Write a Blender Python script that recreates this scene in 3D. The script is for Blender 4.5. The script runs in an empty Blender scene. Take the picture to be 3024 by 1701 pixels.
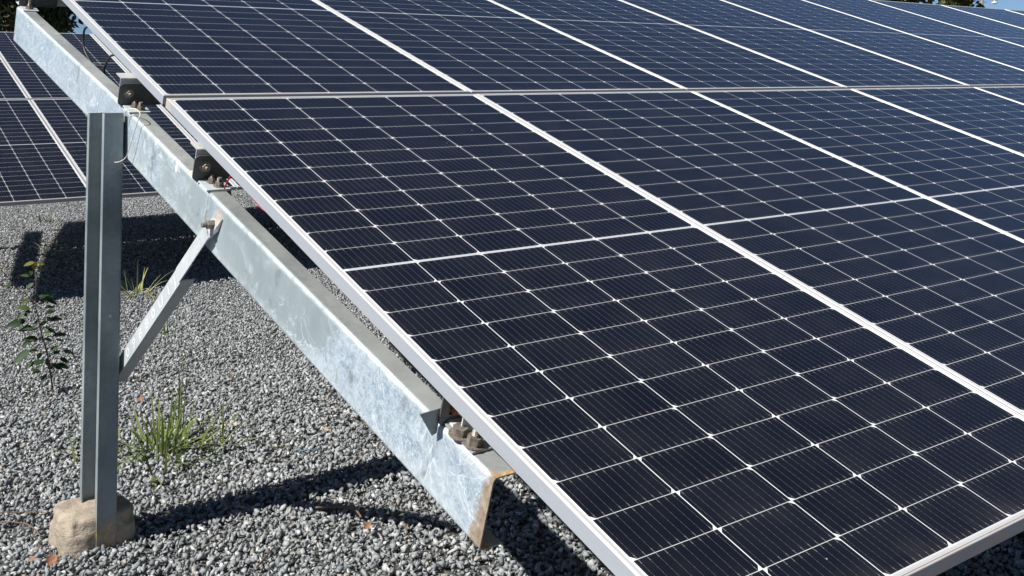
import bpy, bmesh, math, random
import numpy as np
from mathutils import Vector, Matrix, Euler, noise as mnoise

scn = bpy.context.scene
COL = scn.collection
rad = math.radians

# ------------------------------------------------------------------ camera
cam_d = bpy.data.cameras.new('camera')
cam = bpy.data.objects.new('camera', cam_d); COL.objects.link(cam)
cam_d.sensor_fit = 'HORIZONTAL'; cam_d.sensor_width = 36.0
cam_d.lens = 37.12298
cam_d.shift_x = 0.00102; cam_d.shift_y = -0.28144
cam_d.clip_start = 0.05; cam_d.clip_end = 3000
CP = Vector((-1.10003, -3.1921, -0.00936))
RT = Vector((0.798224, -0.602165, -0.015371)); UP = Vector((-0.04205, -0.08116, 0.995814)); BK = Vector((-0.600892, -0.794236, -0.090105))
mw = Matrix.Identity(4)
for r in range(3):
    mw[r][0] = RT[r]; mw[r][1] = UP[r]; mw[r][2] = BK[r]; mw[r][3] = CP[r]
cam.matrix_world = mw
scn.camera = cam

# ------------------------------------------------------------------ light
TOSUN = Vector((-0.95, 0.02, 1.0)).normalized()
SUN_EL = math.asin(TOSUN.z); SUN_ROT = math.atan2(TOSUN.x, TOSUN.y)
world = bpy.data.worlds.new('World'); scn.world = world; world.use_nodes = True
wn = world.node_tree
bgn = wn.nodes['Background']
sk = wn.nodes.new('ShaderNodeTexSky'); sk.sky_type = 'NISHITA'; sk.sun_disc = False
sk.sun_elevation = SUN_EL; sk.sun_rotation = SUN_ROT
sk.air_density = 0.64; sk.dust_density = 0.0; sk.ozone_density = 6.0
wn.links.new(sk.outputs[0], bgn.inputs[0]); bgn.inputs[1].default_value = 0.05
sd = bpy.data.lights.new('sun', 'SUN'); sd.energy = 5.0; sd.angle = rad(0.53); sd.color = (1.0, 0.96, 0.90)
sun = bpy.data.objects.new('sun', sd); COL.objects.link(sun)
sun.rotation_euler = TOSUN.to_track_quat('Z', 'Y').to_euler()
sun.location = TOSUN * 30
scn.view_settings.view_transform = 'Standard'
scn.view_settings.look = 'None'
scn.view_settings.exposure = 0.66
scn.view_settings.gamma = 1.0

# ------------------------------------------------------------------ helpers
def tag(o, label=None, cat=None, group=None, kind=None):
    if label: o['label'] = label
    if cat: o['category'] = cat
    if group: o['group'] = group
    if kind: o['kind'] = kind
    elif label: o['kind'] = 'thing'
    return o

def empty(name, loc=(0, 0, 0), rot=(0, 0, 0), label=None, cat=None, group=None):
    o = bpy.data.objects.new(name, None); COL.objects.link(o)
    o.empty_display_size = 0.1
    o.location = loc; o.rotation_euler = rot
    return tag(o, label, cat, group)

def mesh_obj(name, verts, faces, mat, parent=None, smooth=False, mats=None, fm=None):
    me = bpy.data.meshes.new(name)
    me.from_pydata([tuple(v) for v in verts], [], faces)
    if mats:
        for m in mats: me.materials.append(m)
        if fm: me.polygons.foreach_set('material_index', fm)
    else: me.materials.append(mat)
    me.validate()
    if smooth: me.polygons.foreach_set('use_smooth', [True] * len(me.polygons))
    o = bpy.data.objects.new(name, me); COL.objects.link(o)
    if parent: o.parent = parent
    return o

class MB:
    def __init__(s): s.v = []; s.f = []
    def add(s, vs, fs):
        n = len(s.v); s.v += [Vector(v) for v in vs]; s.f += [tuple(i + n for i in f) for f in fs]
    def box(s, a, b):
        x0, y0, z0 = a; x1, y1, z1 = b
        s.add([(x0,y0,z0),(x1,y0,z0),(x1,y1,z0),(x0,y1,z0),(x0,y0,z1),(x1,y0,z1),(x1,y1,z1),(x0,y1,z1)],
              [(0,3,2,1),(4,5,6,7),(0,1,5,4),(1,2,6,5),(2,3,7,6),(3,0,4,7)])
    def sweep(s, rings, closed=True, cap=True):
        """rings: list of lists of points (same count)"""
        n = len(rings[0]); base = len(s.v)
        for r in rings: s.v += [Vector(p) for p in r]
        for k in range(len(rings) - 1):
            for i in range(n if closed else n - 1):
                j = (i + 1) % n
                s.f.append((base + k*n + i, base + k*n + j, base + (k+1)*n + j, base + (k+1)*n + i))
        if cap and closed:
            s.f.append(tuple(base + i for i in reversed(range(n))))
            s.f.append(tuple(base + (len(rings)-1)*n + i for i in range(n)))
    def tube(s, pts, r, seg=8):
        pts = [Vector(p) for p in pts]; rings = []
        prev = None
        for i, p in enumerate(pts):
            d = (pts[min(i+1, len(pts)-1)] - pts[max(i-1, 0)])
            if d.length < 1e-9: d = Vector((0, 0, 1))
            d.normalize()
            a = prev if prev is not None else (Vector((0, 0, 1)) if abs(d.z) < .9 else Vector((1, 0, 0)))
            u = (a - d * a.dot(d)).normalized(); w = d.cross(u); prev = u
            rr = r[i] if isinstance(r, (list, tuple)) else r
            rings.append([p + (u * math.cos(t) + w * math.sin(t)) * rr for t in [2*math.pi*k/seg for k in range(seg)]])
        s.sweep(rings)
    def prism(s, outline, axis_o, ex, ey, ez, h):
        """outline 2D in (ex,ey), extruded along ez by h"""
        o = Vector(axis_o); ex = Vector(ex); ey = Vector(ey); ez = Vector(ez)
        r0 = [o + ex*a + ey*b for a, b in outline]; r1 = [p + ez*h for p in r0]
        s.sweep([r0, r1])
    def obj(s, name, mat, parent=None, smooth=False):
        return mesh_obj(name, s.v, s.f, mat, parent, smooth)

def fix_normals(o):
    bm = bmesh.new(); bm.from_mesh(o.data); bmesh.ops.recalc_face_normals(bm, faces=bm.faces[:]); bm.to_mesh(o.data); bm.free()
    return o

def bevel(o, w=0.001, seg=2):
    m = o.modifiers.new('bevel', 'BEVEL'); m.width = w; m.segments = seg; m.limit_method = 'ANGLE'; m.angle_limit = rad(40)
    return o

def smooth_path(pts, n=8):
    P = [Vector(p) for p in pts]; out = []
    for i in range(len(P) - 1):
        p0 = P[max(i-1, 0)]; p1 = P[i]; p2 = P[i+1]; p3 = P[min(i+2, len(P)-1)]
        for k in range(n):
            t = k / n
            out.append(0.5*((2*p1) + (p2-p0)*t + (2*p0-5*p1+4*p2-p3)*t*t + (3*p1-p0-3*p2+p3)*t**3))
    out.append(P[-1]); return out

# ------------------------------------------------------------------ node DSL
class NT:
    def __init__(s, name):
        s.m = bpy.data.materials.new(name); s.m.use_nodes = True
        s.t = s.m.node_tree; s.b = s.t.nodes['Principled BSDF']
    def n(s, typ, **kw):
        nd = s.t.nodes.new(typ)
        for k, v in kw.items(): setattr(nd, k, v)
        return nd
    def set(s, sock, val):
        if isinstance(val, E): s.t.links.new(val.s, sock)
        elif hasattr(val, 'is_output'): s.t.links.new(val, sock)
        else: sock.default_value = val
    def math(s, op, a, b=None, c=None, clamp=False):
        nd = s.n('ShaderNodeMath', operation=op, use_clamp=clamp)
        for i, x in enumerate((a, b, c)):
            if x is not None: s.set(nd.inputs[i], x)
        return E(s, nd.outputs[0])
    def mix(s, f, a, b):
        nd = s.n('ShaderNodeMix', data_type='RGBA')
        s.set(nd.inputs[0], f); s.set(nd.inputs[6], a if isinstance(a, E) else (*a, 1) if len(a) == 3 else a)
        s.set(nd.inputs[7], b if isinstance(b, E) else (*b, 1) if len(b) == 3 else b)
        return E(s, nd.outputs[2])
    def noise(s, vec, scale, detail=4, rough=.55, dist=0, out=0):
        nd = s.n('ShaderNodeTexNoise'); nd.inputs['Scale'].default_value = scale; nd.inputs['Detail'].default_value = detail
        nd.inputs['Roughness'].default_value = rough; nd.inputs['Distortion'].default_value = dist
        if vec is not None: s.set(nd.inputs['Vector'], vec)
        return E(s, nd.outputs[out])
    def voro(s, vec, scale, out='Distance', feature='F1'):
        nd = s.n('ShaderNodeTexVoronoi', feature=feature); nd.inputs['Scale'].default_value = scale
        if vec is not None: s.set(nd.inputs['Vector'], vec)
        return E(s, nd.outputs[out])
    def ramp(s, f, stops, interp='LINEAR'):
        nd = s.n('ShaderNodeValToRGB'); cr = nd.color_ramp; cr.interpolation = interp
        while len(cr.elements) < len(stops): cr.elements.new(0.5)
        for e, (p, c) in zip(cr.elements, stops):
            e.position = p; e.color = (*c, 1) if isinstance(c, tuple) else (c, c, c, 1)
        s.set(nd.inputs[0], f); return E(s, nd.outputs[0])
    def sep(s, vec):
        nd = s.n('ShaderNodeSeparateXYZ'); s.set(nd.inputs[0], vec)
        return [E(s, o) for o in nd.outputs]
    def comb(s, x, y, z=0.0):
        nd = s.n('ShaderNodeCombineXYZ')
        for i, v in enumerate((x, y, z)): s.set(nd.inputs[i], v)
        return E(s, nd.outputs[0])
    def obj(s): return E(s, s.n('ShaderNodeTexCoord').outputs['Object'])
    def pos(s): return E(s, s.n('ShaderNodeNewGeometry').outputs['Position'])
    def mapv(s, v, sc=(1, 1, 1), loc=(0, 0, 0)):
        nd = s.n('ShaderNodeMapping'); s.set(nd.inputs[0], v); nd.inputs['Scale'].default_value = sc; nd.inputs['Location'].default_value = loc
        return E(s, nd.outputs[0])
    def bump(s, h, strength=.3, dist=.01):
        nd = s.n('ShaderNodeBump'); nd.inputs['Strength'].default_value = strength; nd.inputs['Distance'].default_value = dist
        s.set(nd.inputs['Height'], h); s.t.links.new(nd.outputs[0], s.b.inputs['Normal'])
    def attr(s, name, out='Fac'):
        nd = s.n('ShaderNodeAttribute'); nd.attribute_name = name; return E(s, nd.outputs[out])
    def out(s, **kw):
        mp = {'color': 'Base Color', 'rough': 'Roughness', 'metal': 'Metallic', 'spec': 'Specular IOR Level', 'ior': 'IOR',
              'coat': 'Coat Weight', 'coatr': 'Coat Roughness', 'sub': 'Subsurface Weight', 'trans': 'Transmission Weight'}
        for k, v in kw.items():
            if k == 'color' and isinstance(v, tuple) and len(v) == 3: v = (*v, 1)
            s.set(s.b.inputs[mp[k]], v)
        return s.m
class E:
    def __init__(s, nt, sock): s.nt = nt; s.s = sock
    def __add__(s, o): return s.nt.math('ADD', s, o)
    def __radd__(s, o): return s.nt.math('ADD', o, s)
    def __sub__(s, o): return s.nt.math('SUBTRACT', s, o)
    def __rsub__(s, o): return s.nt.math('SUBTRACT', o, s)
    def __mul__(s, o): return s.nt.math('MULTIPLY', s, o)
    def __rmul__(s, o): return s.nt.math('MULTIPLY', o, s)
    def __truediv__(s, o): return s.nt.math('DIVIDE', s, o)
    def gt(s, o): return s.nt.math('GREATER_THAN', s, o)
    def lt(s, o): return s.nt.math('LESS_THAN', s, o)
    def floor(s): return s.nt.math('FLOOR', s)
    def abs(s): return s.nt.math('ABSOLUTE', s)
    def min(s, o): return s.nt.math('MINIMUM', s, o)
    def max(s, o): return s.nt.math('MAXIMUM', s, o)
    def clamp(s): return s.nt.math('ADD', s, 0.0, clamp=True)
    def step(s, lo, hi):
        nd = s.nt.n('ShaderNodeMapRange', interpolation_type='SMOOTHSTEP'); s.nt.set(nd.inputs[0], s)
        nd.inputs[1].default_value = lo; nd.inputs[2].default_value = hi
        return E(s.nt, nd.outputs[0])

# ------------------------------------------------------------------ constants of the arrays
TH = 0.335976; CT, ST = math.cos(TH), math.sin(TH)
W, H, PITCH, GAP = 1.1370, 2.3213, 1.1418, 0.0152
MU, MV, PU, PV, MG = 0.0165, 0.0198, 0.1840, 0.0948, 0.0063
U3 = Vector((1, 0, 0)); V3 = Vector((0, -CT, -ST)); N3 = Vector((0, -ST, CT))
def T(u, v, n, off=(0, 0, 0)):        # array coordinates (along row, down slope, above glass) -> world
    return U3*u + V3*v + N3*n + Vector(off)
def gz(x, y): return -1.385 - .12*math.exp(-((y-4.7)/1.9)**2)

# ------------------------------------------------------------------ materials
def mat_glass():
    m = NT('solar_cells_under_glass')
    x, y, z = m.sep(m.obj())
    v = H - y                      # from the top edge
    cu = (x - MU)/PU; iu = cu.floor(); fu = (cu - iu - .5)*PU           # metres from cell centre
    lower = (v).gt(H/2)
    vv = v - MV - lower*MG
    cv = vv/PV; iv = cv.floor(); fv = (cv - iv - .5)*PV
    hu, hv = 0.0910, 0.0468
    au = fu.abs(); av = fv.abs()
    inside = au.lt(hu)*av.lt(hv)*x.gt(MU)*x.lt(MU+6*PU)*vv.gt(0.0)*vv.lt(24*PV)
    # middle gap mask
    midg = (v - H/2).abs().gt(MG/2 + .0014)
    inside = inside*midg
    par = m.math('FLOORED_MODULO', iu, 2.0)          # column parity
    lowcut = m.math('ABSOLUTE', par - lower)          # 1 -> chamfers at the top side
    sgn = lowcut*(-2.0) + 1.0
    # chamfer on side where sgn*fv is large
    upper_half = lower*(-1.0) + 1.0
    d = (au - hu) + (fv*sgn*m.math('ADD', upper_half*0.0, -1.0) - hv)
    cham = d.gt(-0.0085)
    cell = inside*(1.0 - cham)
    # busbars: ten along the slope
    bu = (fu + hu)/(2*hu/10.0); bf = (bu - bu.floor() - .5).abs()*(2*hu/10.0)
    pad = av.gt(hv - .0085)*av.lt(hv - .001)
    tip = av.gt(hv - .0088)*av.lt(hv - .0068)
    wire = bf.lt(0.00034)
    padm = (bf.lt(0.00055)*pad).max(bf.lt(0.0010)*tip)
    # tiny pads along each wire
    pf = m.math('FRACT', fv/0.0115)
    pads = bf.lt(0.0006)*pf.lt(.10)
    # per-cell tone
    cid = m.comb(iu, iv + lower*0.0, 0.0)
    wnz = m.n('ShaderNodeTexWhiteNoise', noise_dimensions='4D'); m.set(wnz.inputs['Vector'], cid)
    oi = m.n('ShaderNodeObjectInfo'); m.set(wnz.inputs['W'], oi.outputs['Random'])
    tone = E(m, wnz.outputs['Value'])
    cellc = m.mix(tone, (0.0048, 0.0053, 0.0088), (0.0072, 0.0078, 0.0122))
    warm = m.noise(m.obj(), 3.0, 2)
    edge = (av.step(hv - .012, hv)).max(au.step(hu - .010, hu))
    cellc = m.mix(edge*.35, cellc, (0.014, 0.0135, 0.013))
    wirec = (0.30, 0.31, 0.34)
    c = m.mix(wire*.22, cellc, wirec)
    c = m.mix(pads*.28, c, (.34, .33, .33))
    c = m.mix(padm*.42, c, (.38, .37, .34))
    sheet = m.mix((av - hv).abs().lt(.0035)*au.lt(hu-.012)*.55, (0.74, 0.76, 0.75), (0.50, 0.53, 0.56))
    mid = (v - H/2).abs().lt(0.0012)*x.gt(MU + .014)*x.lt(W - MU - .014)
    sheet = m.mix(mid*.75, sheet, (0.25, 0.27, 0.30))
    sheet = m.mix(.10, sheet, (.2, .22, .25))
    col = m.mix(cell, sheet, c)
    # dust film, dirt specks, splashes near the lower edge
    dn = m.noise(m.obj(), 7.0, 5, .65)
    col = m.mix(dn.step(.35, .8)*.018, col, (.45, .42, .36))
    runs = m.noise(m.mapv(m.obj(), (9, 1.2, 1)), 3, 5, .7).step(.55, .80)
    col = m.mix(runs*.012, col, (.42, .39, .33))
    grime = ((y - .0175).step(.060, .0))*m.noise(m.mapv(m.obj(), (12, 3, 1)), 2, 4, .7).step(.35, .7)
    col = m.mix(grime*.06, col, (.30, .26, .21))
    sp = m.voro(m.obj(), 9.0); spr = m.voro(m.obj(), 9.0, 'Color')
    sx, sy, sz = m.sep(spr)
    speck = sp.lt(sx*0.022)*sy.gt(.55)
    col = m.mix(speck*.8, col, (.55, .52, .47))
    drop = m.voro(m.obj(), 34.0); dcol = m.sep(m.voro(m.obj(), 34.0, 'Color'))
    lowband = (H - v).step(.75, .0)
    drp = drop.lt(dcol[0]*.13)*dcol[1].gt(.62)*lowband
    col = m.mix(drp*.55, col, (.004, .005, .010))
    rough = dn*.05 + .035
    return m.out(color=col, rough=rough, ior=1.5, spec=.5)

def mat_alu(name='anodised_aluminium', base=(.55, .545, .53), stain=0.0):
    m = NT(name)
    o = m.obj()
    n1 = m.noise(m.mapv(o, (2, .6, 8)), 6, 4)
    c = m.mix(n1, tuple(b*.93 for b in base), base)
    n2 = m.noise(o, 45, 3, .6)
    c = m.mix(n2.step(.62, .75)*.25, c, (.50, .46, .40))
    x, y, z = m.sep(o)
    low = y.step(.02, .0)*m.noise(m.mapv(o, (3, 30, 10)), 4, 3).step(.42, .6)
    c = m.mix(low*.55, c, (.50, .36, .30))
    cor = (x*x + (y-H)*(y-H)).step(.004, .0)
    c = m.mix(cor*n2*.8, c, (.62, .48, .30))
    m.bump(m.noise(o, 300, 2), .04, .001)
    return m.out(color=c, rough=n1*.15+.40, metal=.15, spec=.5)

def mat_zinc(name, dark=(.30, .335, .355), light=(.60, .645, .665), white=(.82, .86, .90), blotch=.5, rust=0.0, scale=1.0, metal=.35, swirl=True):
    """galvanised steel; object coordinates in metres; rust>0 adds rust where attribute rust is painted on the mesh"""
    m = NT(name); o = m.obj()
    big = m.noise(m.mapv(o, (1, 1, 1)), 3.2*scale, 5, .6, .6)
    c = m.mix(big.step(.32, .68), dark, light)
    sp = m.voro(o, 70*scale, 'Color'); s0, s1, s2 = m.sep(sp)
    c = m.mix(s0*.10, c, white)
    if blotch > 0:
        # creamy white flow marks: thin distorted iso-lines and frosty patches
        w1 = m.noise(o, 7.5*scale, 3, .55, 1.6)
        line = 1.0 - (w1 - .52).abs().step(.0, .022)
        mask = m.noise(o, 2.3*scale, 2, .5).step(.46, .60)
        frost = m.noise(o, 38*scale, 5, .75, .9).step(.44, .66)*m.noise(o, 1.7*scale, 3, .6, .3).step(.46, .60)
        f = (line*mask*.7).max(frost*.75)*blotch*2
        c = m.mix(f.min(1.0), c, white)
        sm = m.noise(o, 4.5*scale, 4, .6, 2.2).step(.60, .72)*m.noise(o, 60*scale, 3).step(.35, .6)
        c = m.mix(sm*.45, c, (.20, .215, .225))
        dots = m.voro(m.mapv(o, (1, .55, 1)), 13*scale); dc = m.sep(m.voro(m.mapv(o, (1, .55, 1)), 13*scale, 'Color'))
        c = m.mix(dots.lt(dc[0]*.10)*dc[1].gt(.72), c, white)
    if rust > 0:
        r = m.attr('rust')
        rn = m.noise(o, 26, 5, .7, .4)
        rf = (r + rn*.75 - .62).step(.05, .35)
        rc = m.ramp(m.noise(o, 60, 4, .7), [(.3, (.26, .12, .05)), (.5, (.45, .27, .12)), (.72, (.62, .47, .30))])
        c = m.mix(rf*rust, c, rc)
    m.bump(m.noise(o, 90*scale, 4, .7), .10, .0015)
    return m.out(color=c, rough=big*.18+.40, metal=metal, spec=.5)

def mat_beam():
    m = NT('mottled_galvanised_beam'); o = m.obj(); x, y, z = m.sep(o)
    big = m.noise(o, 2.6, 4, .6, .5); fine = m.noise(o, 22, 5, .70, 1.3); fine2 = m.noise(o, 75, 4, .75)
    plain = m.mix(big.step(.30, .70), (.165, .210, .228), (.270, .325, .345))
    plain = m.mix(.28, plain, (.40, .46, .49))
    plain = m.mix(m.noise(m.mapv(o, (1, 1, .25)), 26, 4, .7).step(.35, .75)*.28, plain, (.34, .40, .43))
    frost = m.mix(fine.step(.36, .66), (.225, .295, .360), (.385, .455, .51))
    worm = 1.0 - (m.noise(o, 46, 3, .6, 1.8) - .5).abs().step(.0, .06)
    frost = m.mix(worm*.55, frost, (.56, .62, .665))
    frost = m.mix(fine2.step(.52, .64)*.45, frost, (.50, .56, .61))
    frost = m.mix(big.step(.45, .66)*.45, frost, (.27, .335, .38))
    # where the frosting lies: the two ends of the beam, crisp ragged border
    zone = (y + 1.12).step(.10, -.16)*.34 + (y - .05).step(-.15, .30)*.20
    fm = m.noise(o, 3.4, 5, .62, 1.1) + zone
    edge = fm.step(.50, .66)
    c = m.mix(edge, plain, frost)
    rim = 1.0 - (fm - .56).abs().step(.0, .010)
    c = m.mix(rim*.30, c, (.62, .70, .74))
    # milky swirls
    w1 = m.noise(o, 8.0, 3, .5, 2.4)
    line = 1.0 - (w1 - .50).abs().step(.0, .024)
    c = m.mix(line*m.noise(o, 2.9, 2).step(.42, .54)*.80, c, (.60, .66, .69))
    cl = m.noise(m.mapv(o, (1, .8, 1.3)), 6.0, 5, .6, 1.2).step(.50, .72)
    c = m.mix(cl*.50, c, (.52, .575, .605))
    # smears and drips
    sm = m.noise(m.mapv(o, (1, 1.6, .8)), 5.5, 4, .6, 1.4).step(.58, .68)*m.noise(o, 50, 3).step(.30, .6)
    c = m.mix(sm*.60, c, (.12, .145, .155))
    dots = m.voro(m.mapv(o, (1, 1, .45)), 17); dc = m.sep(m.voro(m.mapv(o, (1, 1, .45)), 17, 'Color'))
    c = m.mix(dots.lt(dc[0]*.20)*dc[1].gt(.74), c, (.72, .75, .77))
    # pale bloom along both bends
    bend = (z + .136).abs().step(.011, .0).max((z + .268).abs().step(.020, .0)*.5)
    c = m.mix(bend*m.noise(o, 40, 4, .7).step(.3, .6)*.75, c, (.50, .54, .54))
    r = m.attr('rust'); rn = m.noise(o, 24, 5, .7, .4)
    rf = (r + rn*.75 - .62).step(.05, .22)
    rc = m.ramp(m.noise(o, 60, 4, .7), [(.32, (.17, .105, .06)), (.5, (.30, .215, .125)), (.70, (.42, .38, .30))])
    c = m.mix(rf*.85, c, rc)
    m.bump(fine2*.6 + fine*.4, .22, .002)
    return m.out(color=c, rough=big*.15+.42, metal=.12, spec=.5)
M_GLASS = mat_glass()
M_ALU = mat_alu()
M_ALU_SHADED = mat_alu('anodised_aluminium_side_shade', base=(.36, .385, .42))  # same aluminium, darker: shading of the side faces painted into the base colour
M_BACK = NT('white_backsheet').out(color=(.72, .72, .70), rough=.6)
M_ZWEB = mat_beam()
M_ZTOP = mat_zinc('galvanised_flange', dark=(.185, .20, .20), light=(.32, .335, .325), white=(.48,.50,.49), blotch=.22, rust=1.0, metal=.15)
M_ZPOST = mat_zinc('galvanised_post', dark=(.16, .195, .205), light=(.31, .35, .36), white=(.46,.50,.51), blotch=.40, rust=.9, scale=.8, metal=.2)
M_ZBRACE = mat_zinc('galvanised_brace', dark=(.38, .42, .44), light=(.50, .53, .545), white=(.66,.70,.71), blotch=.25, rust=.8, metal=.1)
M_ZDARK = mat_zinc('shade_darkened_cleat', dark=(.055, .06, .06), light=(.10, .108, .105), white=(.3,.31,.3), blotch=.10, rust=.4, metal=.1)  # galvanised steel, with the shade on the upright plates put into its colour
M_PURL = mat_zinc('galvanised_purlin', dark=(.30, .30, .28), light=(.60, .585, .56), blotch=.3, rust=0, metal=.05)
def mat_simple(name, c1, c2, scale=40, rough=.6, metal=0, bs=.1, detail=4):
    m = NT(name); o = m.obj(); n = m.noise(o, scale, detail, .65)
    m.bump(n, bs, .002)
    return m.out(color=m.mix(n.step(.3, .7), c1, c2), rough=rough, metal=metal)
M_BOLT = mat_simple('zinc_bolt', (.16, .14, .12), (.34, .30, .26), 120, .55, .5)
M_RBOLT = mat_simple('rusty_bolt', (.14, .045, .02), (.34, .13, .06), 160, .8, .1, .3)
M_BLACK = mat_simple('black_cable', (.012, .012, .013), (.02, .02, .021), 60, .5)
M_RED = mat_simple('red_cable', (.30, .010, .016), (.42, .02, .03), 60, .45)
M_STRING = mat_simple('cream_string', (.55, .50, .42), (.72, .68, .60), 200, .8)
M_BLUE = mat_simple('blue_plastic_strip', (.03, .11, .17), (.05, .16, .24), 80, .5)
M_DEADLEAF = mat_simple('dry_leaf', (.17, .075, .04), (.30, .14, .07), 60, .7)
M_YLEAF = mat_simple('pale_dry_leaf', (.50, .36, .18), (.62, .48, .26), 60, .7)
M_TWIG = mat_simple('brown_twig', (.10, .055, .035), (.19, .11, .075), 90, .8)
M_BARK = mat_simple('tree_bark', (.07, .055, .04), (.14, .11, .085), 14, .9, 0, .4)

def mat_leaf(name, c1, c2, c3):
    m = NT(name)
    a = m.attr('tone')
    c = m.ramp(a, [(0, c1), (.5, c2), (1, c3)])
    m.out(color=c, rough=.55, spec=.25)
    tr = m.n('ShaderNodeBsdfTranslucent'); mx = m.n('ShaderNodeMixShader'); mx.inputs[0].default_value = .28
    m.set(tr.inputs[0], c)
    out = m.t.nodes['Material Output']
    m.t.links.new(m.b.outputs[0], mx.inputs[1]); m.t.links.new(tr.outputs[0], mx.inputs[2]); m.t.links.new(mx.outputs[0], out.inputs[0])
    return m.m
M_LEAF = mat_leaf('sapling_leaf', (.016, .040, .016), (.040, .080, .025), (.11, .16, .045))
M_LEAFY = mat_leaf('young_yellow_leaf', (.10, .13, .02), (.22, .21, .03), (.34, .20, .035))
M_GRASS = mat_leaf('grass_blade', (.060, .095, .022), (.15, .20, .050), (.42, .42, .18))
M_TREE = mat_leaf('tree_leaf', (.022, .030, .012), (.060, .072, .026), (.155, .145, .065))
M_PALM = mat_leaf('far_tree_leaf', (.03, .045, .012), (.07, .09, .025), (.17, .18, .07))

def mat_concrete():
    m = NT('tan_concrete'); o = m.obj()
    n = m.noise(o, 11, 6, .7); n2 = m.noise(o, 70, 4, .7)
    c = m.mix(n.step(.3, .7), (.24, .20, .155), (.42, .36, .28))
    c = m.mix(n2.step(.55, .7)*.5, c, (.20, .155, .11))
    g = m.noise(m.mapv(o, (1, 1, 1), (3, 1, 2)), 7, 3).step(.56, .68)
    c = m.mix(g*.35, c, (.25, .28, .15))
    m.bump(n*.6 + n2*.5 + m.noise(m.mapv(o, (1, 1, 4)), 40, 3)*.3, .8, .012)
    return m.out(color=c, rough=.92, spec=.2)
M_CONC = mat_concrete()

def mat_ground():
    m = NT('gravel_ground'); p = m.pos()
    v = m.voro(p, 42.0); vc = m.voro(p, 42.0, 'Color'); a, b, c3 = m.sep(vc)
    v2 = m.voro(p, 75.0); a2, b2, c2 = m.sep(m.voro(p, 75.0, 'Color'))
    g = m.ramp(a, [(0, (.08, .084, .088)), (.45, (.19, .195, .198)), (.8, (.32, .325, .32)), (1, (.52, .52, .50))])
    g = m.mix(v.step(.30, .62)*.85, g, (.03, .03, .03))
    x, y, z = m.sep(p)
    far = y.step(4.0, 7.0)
    near_gap_shade = m.mix(a2, (.06, .06, .058), (.13, .13, .125))  # shade in the gaps between stones, painted as dark ground
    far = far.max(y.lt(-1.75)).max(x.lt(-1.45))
    g = m.mix(far, near_gap_shade, g)
    big = m.noise(p, .8, 4, .6)
    g = m.mix(big.step(.55, .75)*far*.4, g, (.26, .23, .18))
    # bare soil showing at the left, beyond the second row's shadow
    dx = x - .05; dy = y - 4.9
    soil = (dx*dx*2.6 + dy*dy*.9 + m.noise(p, 3.0, 4)*.9 - .45).step(.75, .15)
    sc = m.mix(m.noise(p, 20, 5, .7), (.20, .165, .12), (.36, .30, .235))
    g = m.mix(soil, g, sc)
    h = (1.0 - v)*1.0 + a*.4
    m.bump(h, .9, .018)
    return m.out(color=g, rough=.9, spec=.25)
M_GROUND = mat_ground()

def mat_stone():
    m = NT('crushed_stone')
    t = m.attr('tone'); h = m.attr('hue')
    c = m.ramp(t, [(0, (.09, .102, .110)), (.30, (.175, .190, .200)), (.60, (.285, .300, .308)), (.86, (.415, .427, .428)), (1, (.66, .66, .65))])
    c = m.mix(h.step(.90, .97)*.55, c, (.30, .24, .16))
    c = m.mix(h.step(.10, .04)*.35, c, (.12, .19, .19))
    p = m.pos(); n = m.noise(p, 160, 4, .7)
    c = m.mix(n.step(.35, .7)*.35, c, (.40, .41, .41))
    n2 = m.noise(p, 420, 2, .6)
    c = m.mix(n2.step(.60, .70)*.35, c, (.06, .065, .07))
    m.bump(n, .5, .003)
    return m.out(color=c, rough=.72, spec=.35)
M_STONE = mat_stone()

# ------------------------------------------------------------------ ground
gm = MB()
xs = [-400, -60, -12, -5] + [round(-3 + .5*i, 3) for i in range(33)] + [18, 40, 120, 500]
ys = [-60, -12, -5] + [round(-3 + .5*i, 3) for i in range(33)] + [16, 24, 60, 200, 900]
for y in ys:
    for x in xs: gm.v.append(Vector((x, y, gz(x, y) - .012)))
nx = len(xs)
for j in range(len(ys)-1):
    for i in range(nx-1): gm.f.append((j*nx+i, j*nx+i+1, (j+1)*nx+i+1, (j+1)*nx+i))
ground = gm.obj('ground', M_GROUND, smooth=True); tag(ground, kind='structure')

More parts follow.
